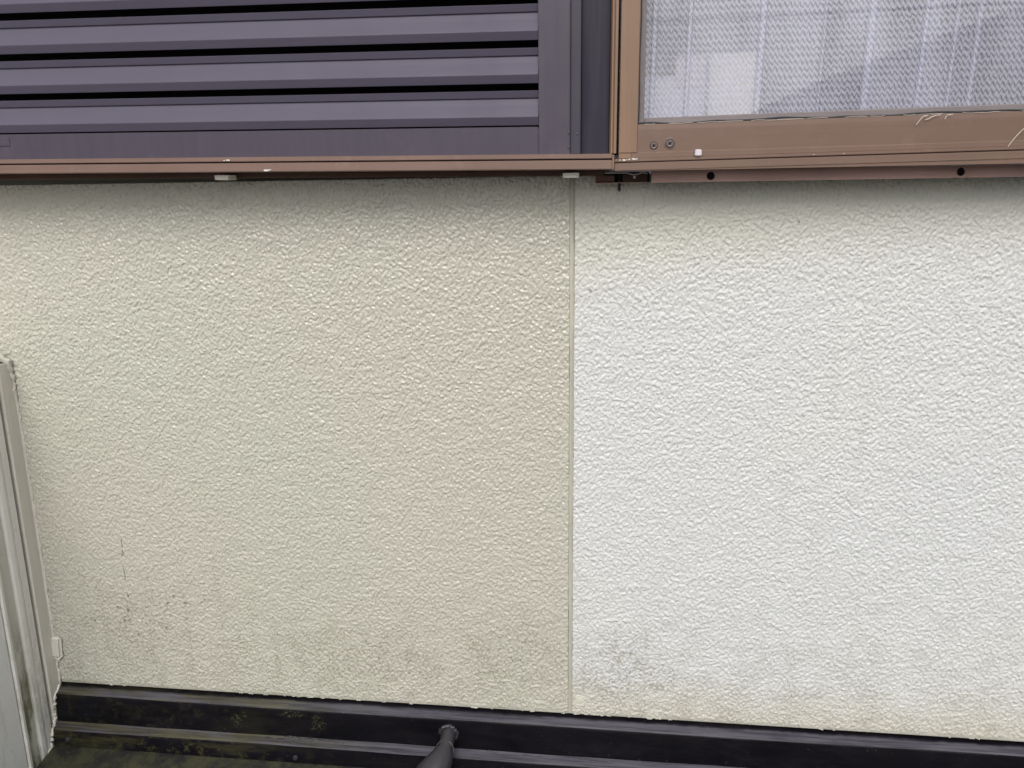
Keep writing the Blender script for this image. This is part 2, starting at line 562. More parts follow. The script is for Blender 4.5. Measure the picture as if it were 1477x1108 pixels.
def tube(pts, radii, n=12, bm=None, cap=True):
    bm = bm or bmesh.new()
    pts = [Vector(p) for p in pts]
    if isinstance(radii, (int, float)):
        radii = [radii] * len(pts)
    rings = []
    ref = Vector((0.13, 0.31, 0.94))
    for i, p in enumerate(pts):
        t = (pts[min(i + 1, len(pts) - 1)] - pts[max(i - 1, 0)]).normalized()
        a = t.cross(ref).normalized()
        b = t.cross(a).normalized()
        rings.append([bm.verts.new(p + (a * math.cos(2 * math.pi * k / n) + b * math.sin(2 * math.pi * k / n)) * radii[i]) for k in range(n)])
    for r0, r1 in zip(rings, rings[1:]):
        for k in range(n):
            bm.faces.new((r0[k], r0[(k + 1) % n], r1[(k + 1) % n], r1[k]))
    if cap:
        bm.faces.new(rings[0][::-1])
        bm.faces.new(rings[-1])
    return bm


def lathe_y(profile, x, z, n=20, bm=None):
    """solid of revolution round the y axis through (x, z); profile is (radius, y)"""
    bm = bm or bmesh.new()
    rings = []
    for r, y in profile:
        if r < 1e-6:
            rings.append([bm.verts.new((x, y, z))])
        else:
            rings.append([bm.verts.new((x + r * math.cos(2 * math.pi * k / n), y, z + r * math.sin(2 * math.pi * k / n))) for k in range(n)])
    for r0, r1 in zip(rings, rings[1:]):
        for k in range(n):
            k2 = (k + 1) % n
            if len(r0) == 1:
                bm.faces.new((r0[0], r1[k], r1[k2]))
            elif len(r1) == 1:
                bm.faces.new((r0[k], r0[k2], r1[0]))
            else:
                bm.faces.new((r0[k], r0[k2], r1[k2], r1[k]))
    return bm


def lump(pts, rads, seed, n=7, amp=0.35):
    """irregular bead of caulk along a path"""
    r_ = random.Random(seed)
    pp, rr = [], []
    for i in range(len(pts) - 1):
        a, b = Vector(pts[i]), Vector(pts[i + 1])
        steps = max(2, int((b - a).length / 0.004))
        for k in range(steps):
            t = k / steps
            pp.append(a.lerp(b, t) + Vector((r_.uniform(-1, 1), r_.uniform(-1, 1), r_.uniform(-1, 1))) * 0.0012)
            rr.append((rads[i] * (1 - t) + rads[i + 1] * t) * (1 + r_.uniform(-amp, amp)))
    pp.append(Vector(pts[-1]))
    rr.append(rads[-1] * 0.6)
    return tube(pp, rr, n)


# ------------------------------------------------------------------ the wall: two embossed siding panels
wall = thing('house_wall', 'cream and white embossed siding wall below the louvred shutter and window', 'wall')


def emboss(nx, nz, step, seed):
    """height field of the hammered finish: flat plates parted by soft creases"""
    g = np.random.default_rng(seed)
    fx = np.fft.fftfreq(nx, step)[None, :]
    fz = np.fft.fftfreq(nz, step)[:, None]

    def band(lam, width, ax=1.0):
        fr = np.sqrt((fx * ax) ** 2 + fz ** 2) + 1e-9
        filt = np.exp(-(np.log(fr * lam)) ** 2 / (2 * width ** 2))
        n_ = np.fft.ifft2(np.fft.fft2(g.standard_normal((nz, nx))) * filt).real
        return n_ / n_.std()
    s1 = band(0.0136, 0.48, 0.66) + 0.45 * band(0.0062, 0.35, 0.72)
    s2 = band(0.0096, 0.45, 0.66) + 0.40 * band(0.0052, 0.35, 0.72)
    t1, t2 = np.tanh(3.4 * s1), np.tanh(3.2 * (s2 + 0.2))
    crease = np.minimum(np.abs(t1), np.abs(t2))
    rim = np.exp(-((s1 - 0.30) / 0.20) ** 2) + np.exp(-((s2 - 0.12) / 0.20) ** 2)
    h = 0.00018 * rim + 0.00041 * t1 + 0.00037 * t2 + 0.00025 * crease + 0.00007 * band(0.0065, 0.35) + 0.00018 * band(0.05, 0.5)
    fade = np.clip(np.arange(nz) * step / 0.007, 0, 1)[:, None]
    return h * fade - 0.0006 * (1 - fade)


def siding_panel(x0, x1, z0, z1, step, mat, seed, label, warp_edge=True):
    nx = int(round((x1 - x0) / step)) + 1
    nz = int(round((z1 - z0) / step)) + 1
    X, Z = np.meshgrid(np.linspace(x0, x1, nx), np.linspace(z0, z1, nz))
    H = emboss(nx, nz, step, seed)
    Y = -H
    front = np.stack([X, Y, Z], -1).reshape(-1, 3)
    idx = np.arange(nx * nz).reshape(nz, nx)
    q = np.stack([idx[:-1, :-1], idx[:-1, 1:], idx[1:, 1:], idx[1:, :-1]], -1).reshape(-1, 4)
    loop = np.concatenate([idx[0, :], idx[1:, -1], idx[-1, -2::-1], idx[-2:0:-1, 0]])
    back = front[loop].copy()
    back[:, 1] = 0.016
    nb = len(loop)
    bi = np.arange(nb) + nx * nz
    side = np.stack([loop, bi, np.roll(bi, -1), np.roll(loop, -1)], -1)
    verts = np.concatenate([front, back])
    faces = np.concatenate([q, side]).astype(np.int32)
    me = bpy.data.meshes.new('siding_panel')
    me.vertices.add(len(verts))
    me.vertices.foreach_set('co', verts.astype(np.float32).ravel())
    me.loops.add(faces.size)
    me.loops.foreach_set('vertex_index', faces.ravel())
    me.polygons.add(len(faces))
    me.polygons.foreach_set('loop_start', np.arange(len(faces), dtype=np.int32) * 4)
    sm = np.ones(len(faces), dtype=bool)
    sm[len(q):] = False
    me.polygons.foreach_set('use_smooth', sm)
    me.update(calc_edges=True)
    at = me.attributes.new('relief', 'FLOAT', 'POINT')
    at.data.foreach_set('value', np.concatenate([((H - H.mean()) / H.std()).ravel(), np.zeros(nb)]).astype(np.float32))
    return link('siding_panel', me, mat, wall, label)


JX = -0.0373
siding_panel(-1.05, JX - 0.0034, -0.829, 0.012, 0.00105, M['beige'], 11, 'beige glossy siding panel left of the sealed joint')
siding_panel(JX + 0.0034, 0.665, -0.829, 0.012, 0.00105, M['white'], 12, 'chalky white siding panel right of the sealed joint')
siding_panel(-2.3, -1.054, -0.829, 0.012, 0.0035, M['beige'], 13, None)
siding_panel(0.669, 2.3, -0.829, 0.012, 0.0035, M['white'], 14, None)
# sealant bead in the joint: slightly hollow, with a faint middle ridge
bm = bmesh.new()
rj = random.Random(17)
prof = [(-0.0033, 0.010), (-0.0033, 0.0002), (-0.0024, 0.0012), (-0.0004, 0.0014), (0.0008, 0.0008), (0.0020, 0.0015), (0.0033, 0.0002), (0.0033, 0.010)]
prev = None
wl_, wr_, wy_ = 0.0, 0.0, 0.0
for z in np.linspace(-0.8288, 0.011, 150):
    wl_ += rj.uniform(-.0002, .0002) - wl_ * 0.15
    wr_ += rj.uniform(-.0002, .0002) - wr_ * 0.15
    wy_ += rj.uniform(-.00015, .00015) - wy_ * 0.15
    cur = [bm.verts.new((JX + dx + (wl_ if dx < -0.001 else wr_ if dx > 0.001 else 0), y + (wy_ if y < 0.009 else 0), z)) for dx, y in prof]
    if prev:
        for k in range(len(prof)):
            k2 = (k + 1) % len(prof)
            bm.faces.new((prev[k], prev[k2], cur[k2], cur[k]))
    else:
        bm.faces.new(cur)
    prev = cur
bm.faces.new(prev[::-1])
link('joint_sealant', bm, M['sealant'], wall)
for xj in (-1.052, 0.667):
    link('joint_sealant', box(xj - 0.0019, xj + 0.0019, 0.0006, 0.010, -0.8288, 0.011), M['sealant'], wall)
# nail head painted over, low beside the joint
nb_ = lathe_y([(0.0095, 0.001), (0.0088, -0.0012), (0.0078, -0.0006), (0.0066, -0.0010), (0.0, -0.0014)], -0.022, -0.8023, 20)
link('nail_head', nb_, M['caulk'], wall, smooth=True)
# ragged scrape of filler above the flashing
bmf = bmesh.new()
sp_ = [(-0.4445, -0.7984), (-0.436, -0.7955), (-0.425, -0.7945), (-0.4081, -0.792), (-0.395, -0.7915), (-0.3722, -0.787),
       (-0.355, -0.793), (-0.3373, -0.7952), (-0.325, -0.803), (-0.3204, -0.8073), (-0.335, -0.806)]
rr_ = random.Random(5)
for a, b in zip(sp_, sp_[1:]):
    if rr_.random() < 0.15:
        continue
    k = 5
    tube([(a[0] + (b[0] - a[0]) * t / k, -0.0010 - rr_.random() * 0.0006, a[1] + (b[1] - a[1]) * t / k + rr_.uniform(-.0013, .0013)) for t in range(k + 1)],
         [rr_.uniform(0.0003, 0.0010) for _ in range(k + 1)], 5, bmf)
link('filler_scrape', bmf, M['caulk'], wall, smooth=True)
# the wall body behind the siding and round the window
bmc = bmesh.new()
for (x0, x1, z0, z1) in ((-2.3, 2.3, -3.6, 0.006), (-2.3, 0.012, 0.006, 1.6), (1.75, 2.3, 0.006, 1.6), (0.012, 1.75, 1.30, 1.6)):
    prism([(0.0175, z0), (0.14, z0), (0.14, z1), (0.0175, z1)], 'x', x0, x1, bm=bmc)
link('wall_core', bmc, M['core'], wall)

# ------------------------------------------------------------------ louvred shutter box
TILT = -0.0098


def lt(co):                                   # the box hangs a touch out of level
    return Vector((co.x, co.y, co.z + TILT * (co.x + 0.0771)))


shut = thing('shutter_box', 'dark purple-brown louvred shutter box above the beige siding', 'shutter')
XL, XR = -1.72, -0.0775
PITCH = 0.0492
NS = 23
# one slat: upright lip, flared face, returned underside
sl = [(-0.0540, 0.0420), (-0.0515, 0.0338), (-0.0495, 0.0330), (-0.0500, 0.0316), (-0.0535, 0.0250), (-0.0625, 0.0110), (-0.0625, 0.0100),
      (-0.0590, 0.0004), (-0.0578, 0.0006), (-0.0605, 0.0108), (-0.0480, 0.0316), (-0.0480, 0.0420)]
slat_me = None
for i in range(NS):
    z0 = 0.0720 + i * PITCH
    if slat_me is None:
        bm = prism(sl, 'x', XL, XR)
        shear(bm, lambda c: Vector((c.x, c.y, c.z + TILT * (c.x + 0.0771))))
        ob = link('slat', bm, M['slat'], shut)
        bv = ob.modifiers.new('edge', 'BEVEL')
        bv.width = 0.0005
        bv.segments = 2
        slat_me = ob.data
        first = ob
    else:
        ob = first.copy()
        COL.objects.link(ob)
        ob.parent = shut
    ob.location.z = z0
link('back_panel', shear(box(XL, XR, -0.0160, -0.012, 0.04, 1.21), lt), M['black'], shut)
link('bottom_rail', shear(box(XL, -0.0773, -0.0595, -0.020, 0.036, 0.0708, 0.0014, 2), lt), M['stile'], shut)
link('stile', shear(box(-0.0771, -0.0386, -0.0615, -0.016, 0.036, 1.21, 0.0008, 2), lt), M['stile'], shut)
link('stile_return', box(-0.0383, -0.0256, -0.0560, -0.016, 0.0365, 1.21, 0.0012, 2), M['side'], shut)
link('end_panel', box(-0.0254, 0.0100, -0.0330, -0.016, 0.0365, 1.21, 0.0006), M['end'], shut)
link('label_plate', shear(box(-0.86, -0.7965, -0.0605, -0.0590, 0.0555, 0.0665, 0.0006), lt), M['stile'], shut)
for (x, z, y) in ((-0.0403, 0.0623, -0.0615), (-0.0402, 0.0450, -0.0615), (-0.0291, 0.0612, -0.0560)):
    link('rivet', lathe_y([(0.0016, y + 0.0005), (0.0015, y - 0.0004), (0.0009, y - 0.0009), (0, y - 0.001)], x, z, 10), M['stile'], shut, smooth=True)
link('top_rail', shear(box(XL - 0.03, 0.0100, -0.0640, -0.010, 1.211, 1.26, 0.001), lt), M['stile'], shut)

# brown bottom track the shutter slides on
track = thing('shutter_track', 'long brown shutter track ending beside the window frame, above the beige siding', 'track')


def tk(co):
    return Vector((co.x, co.y, co.z - 0.0108 * (co.x - 0.0160)))


link('upper_lip', shear(box(-1.75, 0.0140, -0.0715, -0.017, 0.0305, 0.0362, 0.0006, 2), tk), M['rail'], track)
link('groove_core', shear(box(-1.75, 0.0138, -0.0660, -0.017, 0.0287, 0.0305), tk), M['black'], track)
link('face_bar', shear(box(-1.75, 0.0140, -0.0750, -0.017, 0.0176, 0.0287, 0.0008, 2), tk), M['rail'], track)
link('under_bar', shear(box(-1.75, 0.0050, -0.0300, -0.002, 0.0105, 0.0174, 0.0006), tk), M['rust'], track)
link('end_cap', shear(box(0.0141, 0.0164, -0.0762, -0.030, 0.0170, 0.0345, 0.0005), tk), M['tan'], track)
bm = bmesh.new()
for (x, z, y, s) in ((-0.4825, 0.0390, -0.0718, .0030), (-0.4300, 0.0252, -0.0754, .0038), (-0.426, 0.0259, -0.0754, .002), (-0.488, 0.0388, -0.0718, .0015)):
    z = z - 0.0012
    vs = [(x + s * math.cos(a) * random.uniform(.5, 1.3), z + s * 0.4 * math.sin(a) * random.uniform(.5, 1.2)) for a in np.linspace(0, 2 * math.pi, 9)[:-1]]
    f0 = [bm.verts.new((px, y - 0.0001, pz)) for px, pz in vs]
    f1 = [bm.verts.new((px, y + 0.0006, pz)) for px, pz in vs]
    bm.faces.new(f0)
    for k in range(8):
        bm.faces.new((f0[k], f0[(k + 1) % 8], f1[(k + 1) % 8], f1[k]))
link('paint_chip', bm, M['scuff'], track)['kind'] = 'stuff'

# ------------------------------------------------------------------ window
win = thing('window', 'bronze aluminium window with glass above the white siding', 'window')


def wt(co):                                   # the sill rises slightly to the right
    return Vector((co.x, co.y, co.z + 0.0118 * (co.x - 0.03) * (1 if co.z > 0.016 else 0.1)))


link('jamb', prism([(0.0104, -0.012), (0.0104, -0.052), (0.0122, -0.056), (0.0142, -0.056), (0.0147, -0.054), (0.0153, -0.054), (0.0158, -0.057),
                    (0.0190, -0.057), (0.0190, -0.012)], 'z', 0.0370, 1.30), M['tan'], win)
link('jamb_gap', box(0.0191, 0.0217, -0.038, -0.012, 0.036, 1.30), M['black'], win)
link('sill_lip', shear(box(0.0167, 1.74, -0.0640, -0.012, 0.0262, 0.0302, 0.0006, 2), wt), M['bronze'], win)
link('sill_groove', shear(box(0.0167, 1.74, -0.0600, -0.012, 0.0250, 0.0262), wt), M['black'], win)
link('sill_track', shear(box(0.0167, 1.74, -0.0680, -0.012, 0.0154, 0.0250, 0.0008, 2), wt), M['bronze'], win)
# flange below the track, with round drain holes cut right through
HOLES = [(0.1375, 0.0080), (0.4340, 0.0080), (0.735, 0.0080), (1.03, 0.0080)]
bm = bmesh.new()
FY, FB, FZ0, FZ1 = -0.0450, -0.0420, 0.0008, 0.0152
HR = 0.0051


def flange(bm):
    n = 20
    xs = [0.0642] + [h[0] - 0.012 for h in HOLES for _ in (0,)] + [1.74]
    cur = 0.0642
    for (hx, hz) in HOLES:
        a0, a1 = hx - 0.008, hx + 0.008
        prism([(FY, FZ0), (FB, FZ0), (FB, FZ1), (FY, FZ1)], 'x', cur, a0, bm=bm)
        sq, ci = [], []
        for k in range(n):
            a = 2 * math.pi * k / n
            ca, sa = math.cos(a), math.sin(a)
            s = 0.008 / max(abs(ca), 1e-6)
            if sa > 0:
                s = min(s, (FZ1 - hz) / sa)
            elif sa < 0:
                s = min(s, (FZ0 - hz) / sa)
            sq.append((hx + ca * s, hz + sa * s))
            ci.append((hx + ca * HR, hz + sa * HR))
        S0 = [bm.verts.new((x, FY, z)) for x, z in sq]
        C0 = [bm.verts.new((x, FY, z)) for x, z in ci]
        C1 = [bm.verts.new((x, FB, z)) for x, z in ci]
        for k in range(n):
            k2 = (k + 1) % n
            bm.faces.new((S0[k], S0[k2], C0[k2], C0[k]))
            bm.faces.new((C0[k], C0[k2], C1[k2], C1[k]))
        cur = a1
    prism([(FY, FZ0), (FB, FZ0), (FB, FZ1), (FY, FZ1)], 'x', cur, 1.74, bm=bm)
    return bm


link('drip_flange', flange(bm), M['flange'], win)
for (hx, hz) in HOLES:
    rim = bmesh.new()
    pts = [(hx + (HR + .0002) * math.cos(a), FY - 0.0002, hz + (HR + .0002) * math.sin(a)) for a in np.linspace(0, 2 * math.pi, 21)]
    tube(pts, 0.00028, 5, rim, cap=False)
    link('drain_hole_rim', rim, M['flange'], win)
link('flange_cavity', box(0.0660, 1.73, -0.0240, -0.0022, 0.0016, 0.0150), M['black'], win)
# open end of the flange: red-brown recess with two bays
link('recess_back', box(-0.0080, 0.0640, -0.0080, -0.0022, 0.0018, 0.0150), M['black'], win)
link('recess_plate', box(-0.0060, 0.0180, -0.0280, -0.0255, 0.0030, 0.0110, 0.0004), M['rust'], win)
link('recess_plate', box(0.0285, 0.0610, -0.0170, -0.0150, 0.0022, 0.0125, 0.0004), M['rust'], win)
link('recess_lip', box(-0.0085, 0.0640, -0.0290, -0.0100, 0.0010, 0.0020, 0.0003), M['flange'], win)
link('recess_tab', box(-0.0090, -0.0062, -0.0300, -0.0240, 0.0020, 0.0105, 0.0004), M['flange'], win)

# sash behind the screen, with its glass
link('sash_stile', box(0.0300, 0.0535, -0.0360, -0.0140, 0.0300, 1.30, 0.001), M['sash'], win)
link('sash_rail', shear(box(0.0536, 0.90, -0.0360, -0.0140, 0.0300, 0.0795, 0.001), wt), M['sash'], win)
link('sash_stile', box(0.9010, 0.94, -0.0360, -0.0140, 0.0300, 1.30, 0.001), M['sash'], win)
link('glass_pane', box(0.0530, 0.9015, -0.0280, -0.0240, 0.0760, 1.30), M['glass'], win)
link('sash_rail', shear(box(0.9405, 1.745, -0.0160, 0.0060, 0.0300, 0.0795, 0.001), wt), M['bronze'], win)
link('glass_pane', box(0.9405, 1.745, -0.0080, -0.0040, 0.0760, 1.30), M['glass'], win)
link('head_rail', box(0.0192, 1.748, -0.0640, -0.012, 1.301, 1.34, 0.001), M['bronze'], win)
link('jamb', box(1.7460, 1.762, -0.0640, -0.012, 0.016, 1.30, 0.001), M['tan'], win)

# ------------------------------------------------------------------ insect screen, sliding in front of the glass
scr = thing('insect_screen', 'brown framed insect screen over the lace curtained window', 'screen')
link('screen_stile', prism([(0.0220, -0.0590), (0.0225, -0.0600), (0.0440, -0.0600), (0.0447, -0.0590), (0.0447, -0.0400), (0.0220, -0.0400)],
                           'z', 0.0375, 1.295), M['tan'], scr)
link('stile_foot', box(0.0222, 0.0376, -0.0592, -0.0400, 0.0304, 0.0372, 0.0004), M['tan'], scr)
# bottom rail: broad face, faint ridges, lower step
rp = [(-0.0400, 0.0305), (-0.0590, 0.0305), (-0.0594, 0.0308), (-0.0594, 0.0366), (-0.0588, 0.0372), (-0.0583, 0.0375), (-0.0583, 0.0388), (-0.0586, 0.0470),
      (-0.0588, 0.0540), (-0.0588, 0.0640), (-0.0584, 0.0695), (-0.0578, 0.0702), (-0.0400, 0.0702)]
rp = [(y, z - 0.0002) for y, z in rp]
bm = prism(rp, 'x', 0.0449, 0.905)
shear(bm, lambda c: Vector((c.x, c.y, c.z + (0.0105 if c.z > 0.036 else 0.0118) * (c.x - 0.03))))
link('screen_rail', bm, M['bronze'], scr)
bm = prism(rp[1:5] + [(-0.0400, 0.0370), (-0.0400, 0.0305)], 'x', 0.0378, 0.0448)
link('rail_end', bm, M['bronze'], scr)
link('screen_stile', box(0.9055, 0.932, -0.0600, -0.0400, 0.038, 1.295, 0.0006), M['tan'], scr)
# mesh
bm = bmesh.new()
nx_, nz_ = 60, 40
g_ = [[bm.verts.new((0.0443 + (0.9060 - 0.0443) * i / nx_, -0.0530 - 0.0016 * math.sin(math.pi * i / nx_) * math.sin(math.pi * j / nz_), 0.0695 + 0.0105 * ((0.0443 + 0.8617 * i / nx_) - 0.03) + (1.295 - 0.0795) * j / nz_)) for i in range(nx_ + 1)] for j in range(nz_ + 1)]
for j in range(nz_):
    for i in range(nx_):
        bm.faces.new((g_[j][i], g_[j][i + 1], g_[j + 1][i + 1], g_[j + 1][i]))
link('screen_mesh', bm, M['mesh'], scr, smooth='all')
# rubber spline, wavering along the rail and up the stile
r2 = random.Random(3)
pts, k = [], 0
ph = [r2.uniform(0, 6) for _ in range(4)]
for i in range(120):
    x = 0.0452 + (0.904 - 0.0452) * i / 119
    z = 0.0712 + 0.0105 * (x - 0.03) + 0.0007 * math.sin(x * 31 + ph[0]) + 0.0006 * math.sin(x * 77 + ph[1])
    pts.append((x, -0.0572, z))
link('gasket', tube(pts, [0.0011 * (1 + 0.35 * math.sin(i * 0.9) * math.sin(i * .31)) for i in range(120)], 6), M['gasket'], scr, smooth=True)
pts = [(0.0456 + 0.0004 * math.sin(i * 1.3), -0.0572, 0.0712 + i * 0.02) for i in range(60)]
link('gasket', tube(pts, 0.0008, 6), M['gasket'], scr, smooth=True)
# frayed weft along the rail edge
bmw = bmesh.new()
for s in range(26):
    x = 0.05 + s * 0.033 + r2.uniform(-.008, .008)
    L = r2.uniform(0.012, 0.032)
    zz = lambda q: 0.0700 + 0.0105 * (q - 0.03)
    tube([(x + L * t / 4, -0.0590, zz(x + L * t / 4) + r2.uniform(-.0004, .0007)) for t in range(5)], 0.00028, 4, bmw)
link('frayed_weft', bmw, M['thread'], scr)['kind'] = 'stuff'
TH = [[(0.3700, 0.0622), (0.3722, 0.0655), (0.3753, 0.0698), (0.3775, 0.0716), (0.3813, 0.0722)],
      [(0.3795, 0.0674), (0.3830, 0.0685), (0.3865, 0.0706), (0.3900, 0.0720), (0.3960, 0.0728)],
      [(0.4011, 0.0676), (0.4020, 0.0698), (0.4036, 0.0722), (0.4095, 0.0728)],
      [(0.4739, 0.0326), (0.4775, 0.0390), (0.4819, 0.0457), (0.4870, 0.0520), (0.4940, 0.0590)]]
for t_ in TH:
    link('loose_thread', tube([(x, -0.0612, z) for x, z in t_], 0.00045, 5), M['thread'], scr, smooth=True)


def screw_head(x, z, y, r, washer=False):
    bm = lathe_y([(r * 1.05, y + 0.0006), (r * 1.05, y - 0.0006), (r * 0.95, y - 0.0013), (r * 0.72, y - 0.0012), (r * 0.62, y - 0.0008), (0.0, y - 0.0016)], x, z, 20)
    ob = link('screw', bm, M['screw'], scr, smooth=True)
    cr = bmesh.new()
    for a in (0.5, 0.5 + math.pi / 2):
        ca, sa = math.cos(a), math.sin(a)
        L, Wd = r * 0.48, r * 0.13
        vs = [(x + ca * p * L - sa * q * Wd, z + sa * p * L + ca * q * Wd) for p, q in ((-1, -1), (1, -1), (1, 1), (-1, 1))]
        y_ = y - (0.00172 if a < 1 else 0.00176)
        f0 = [cr.verts.new((px, y_, pz)) for px, pz in vs]
        f1 = [cr.verts.new((px, y_ + 0.0005, pz)) for px, pz in vs]
        cr.faces.new(f0)
        for k in range(4):
            cr.faces.new((f0[k], f0[(k + 1) % 4], f1[(k + 1) % 4], f1[k]))
    link('cross_recess', cr, M['black'], ob)
    rg = tube([(x + r * 1.12 * math.cos(a), y + 0.0002, z + r * 1.12 * math.sin(a)) for a in np.linspace(0, 2 * math.pi, 25)], 0.0004, 5, cap=False)
    link('seat_ring', rg, M['black'], ob)
    return ob


screw_head(0.0650, 0.0456, -0.0586, 0.0041)
screw_head(0.0843, 0.0478, -0.0590, 0.0045)
link('washer_pad', lathe_y([(0.0074, -0.0576), (0.0072, -0.0587), (0.0066, -0.0590), (0, -0.0590)], 0.0843, 0.0476, 24), M['pad'], scr, smooth=True)
link('stop_block', box(0.1146, 0.1224, -0.0668, -0.0584, 0.0316, 0.0394, 0.0010, 2), M['white_plastic'], scr, 'small white plastic block on the lower rail')
bm = bmesh.new()
for (x, z, s) in ((0.0285, 0.0306, .0025), (0.0352, 0.0311, .0018), (0.0412, 0.0314, .0040), (0.0438, 0.0318, .0022), (0.0325, 0.0308, .0010),
                  (0.0240, 0.0305, .0012), (0.255, 0.0326, .0008), (0.290, 0.0330, .0009)):
    vs = [(x + s * math.cos(a) * random.uniform(.5, 1.3), z - 0.0019 + s * 0.42 * math.sin(a) * random.uniform(.5, 1.2)) for a in np.linspace(0, 2 * math.pi, 9)[:-1]]
    f0 = [bm.verts.new((px, -0.0645, pz)) for px, pz in vs]
    f1 = [bm.verts.new((px, -0.0635, pz)) for px, pz in vs]
    bm.faces.new(f0)
    for k in range(8):
        bm.faces.new((f0[k], f0[(k + 1) % 8], f1[(k + 1) % 8], f1[k]))
link('paint_chip', bm, M['scuff'], win)['kind'] = 'stuff'

# ------------------------------------------------------------------ bits below the track
def add_lump_box(x0, x1, y0, y1, z0, z1, seed):
    bm = box(x0, x1, y0, y1, z0, z1)
    bmesh.ops.subdivide_edges(bm, edges=bm.edges[:], cuts=5, use_grid_fill=True)
    r_ = random.Random(seed)
    for v in bm.verts:
        v.co += Vector((r_.uniform(-1, 1), r_.uniform(-1, 1), r_.uniform(-1, 1))) * 0.00035
    return bm


sh1 = thing('packing_shim', 'white packing shim poking out under the brown track above the middle of the beige panel', 'shim', 'white shims under the shutter track',
            link('packing_shim', add_lump_box(-0.5120, -0.4930, -0.0560, -0.0320, 0.0135, 0.0195, 1), M['shim'], smooth=True))
sh2 = thing('packing_shim', 'white crumbly packing shim on top of the sealed wall joint', 'shim', 'white shims under the shutter track',
            link('packing_shim', add_lump_box(-0.0475, -0.0275, -0.0560, -0.0320, 0.0088, 0.0145, 2), M['shim'], smooth=True))
# loose screw with its tip showing under the recess
bm = bmesh.new()
pts, rad = [], []
for i in range(41):
    t = i / 40
    pts.append((0.0248, -0.0150, 0.0125 - 0.0225 * t))
    rad.append(0.0015 + 0.0012 * (0.5 + 0.5 * math.cos(i * 2 * math.pi / 5)) if t < 0.93 else 0.0008)
tube(pts, rad, 9, bm)
thing('loose_screw', 'dark screw whose threaded tip pokes down below the window recess', 'screw', None, link('loose_screw', bm, M['gasket'], smooth=True))
# wire spring clip
cl = thing('spring_clip', 'grey bent spring clip under the junction of track and window sill', 'clip')
cp = [(0.006, .0148), (0.020, .0150), (0.0335, .0148), (0.0375, .0132), (0.0420, .0122), (0.0465, .0128), (0.0500, .0143), (0.0540, .0148), (0.0575, .0140), (0.0585, .0130)]
link('clip_wire', tube([(x, -0.0480, z - .0012) for x, z in cp], 0.0009, 8), M['cut'], cl, smooth=True)
link('clip_pin', lathe_y([(0.0, -0.0500), (0.0015, -0.0496), (0.0018, -0.0486), (0.0015, -0.0476), (0, -0.0470)], 0.0428, 0.0080, 12), M['cut'], cl, smooth=True)

# ------------------------------------------------------------------ lace curtain and what stands behind it
bm = bmesh.new()
uvl = bm.loops.layers.uv.new('UVMap')
folds = [(0.0655, .010, .007), (0.1111, .012, .006), (0.2030, .004, .010), (0.2821, .010, .0035), (0.3400, .004, .012), (0.4056, .016, .006),
         (0.4413, .012, .0045), (0.4674, .018, .006), (0.56, .014, .008), (0.66, .012, .006), (0.77, .014, .007)]
allf = sorted([(f[0], f[2] * 0.7) for f in folds] + [(q, 0.006) for q in np.arange(0.86, 1.7, 0.09)])
xs, ys, x_ = [], [], -0.05


def lay(q):
    return 0.048 + 0.0025 * math.sin(q * 21 + 1.0) + 0.0015 * math.sin(q * 47 + 2.2)


for (fx_, w_) in allf + [(1.72, 0.001)]:
    while x_ < fx_ - w_ / 2:
        xs.append(x_)
        ys.append(lay(x_))
        x_ += 0.0025
    for d_, off in ((1, -0.004), (-1, -0.001), (1, 0.002)):           # a pleat: three layers of cloth
        for t_ in np.linspace(-0.5, 0.5, 4):
            xs.append(fx_ + d_ * t_ * w_)
            ys.append(lay(fx_) + off + 0.001 * d_ * t_)
    x_ = fx_ + w_ / 2 + 0.001
xs, ys = np.array(xs), np.array(ys)
arc = np.concatenate([[0], np.cumsum(np.hypot(np.diff(xs), np.diff(ys)))])
zs = np.linspace(-0.30, 1.35, 34)
rows = []
for j, z in enumerate(zs):
    sway = 0.0035 * math.sin(z * 5.0)
    rows.append([bm.verts.new((x + sway, y, z)) for x, y in zip(xs, ys)])
for j in range(len(zs) - 1):
    for i in range(len(xs) - 1):
        f = bm.faces.new((rows[j][i], rows[j][i + 1], rows[j + 1][i + 1], rows[j + 1][i]))
        f.smooth = True
        for lp, (ii, jj) in zip(f.loops, ((i, j), (i + 1, j), (i + 1, j + 1), (i, j + 1))):
            lp[uvl].uv = (arc[ii], zs[jj])
thing('lace_curtain', 'white patterned lace curtain hanging in folds behind the window glass', 'curtain', None, link('lace_curtain', bm, M['lace'], smooth='all'))
thing('card', 'cream card standing close behind the lace curtain', 'card', None,
      link('card', box(0.1435, 0.2095, 0.0560, 0.0600, 0.030, 0.1655, 0.0008, 2), M['cream_card']))
pb = thing('card', 'pale grey card with a whiter upper flap behind the lace, left of the cream card', 'card')
link('card_body', box(0.0480, 0.1380, 0.0600, 0.0630, 0.030, 0.1390, 0.0006), M['pale_card'], pb)
link('card_flap', box(0.0985, 0.1372, 0.0570, 0.0596, 0.1250, 0.1635, 0.0006), M['white_plastic'], pb)

# room beyond the window
bm = bmesh.new()
for (a) in ((-0.6, 1.9, 2.3, 2.34, -0.9, 1.7), (-0.64, -0.60, 0.142, 2.3, -0.9, 1.7), (1.9, 1.94, 0.142, 2.3, -0.9, 1.7),
            (-0.6, 1.9, 0.142, 2.3, -0.94, -0.9), (-0.6, 1.9, 0.142, 2.3, 1.7, 1.74)):
    prism([(a[2], a[4]), (a[3], a[4]), (a[3], a[5]), (a[2], a[5])], 'x', a[0], a[1], bm=bm)
ro = link('room', bm, M['room'])
ro['kind'] = 'structure'

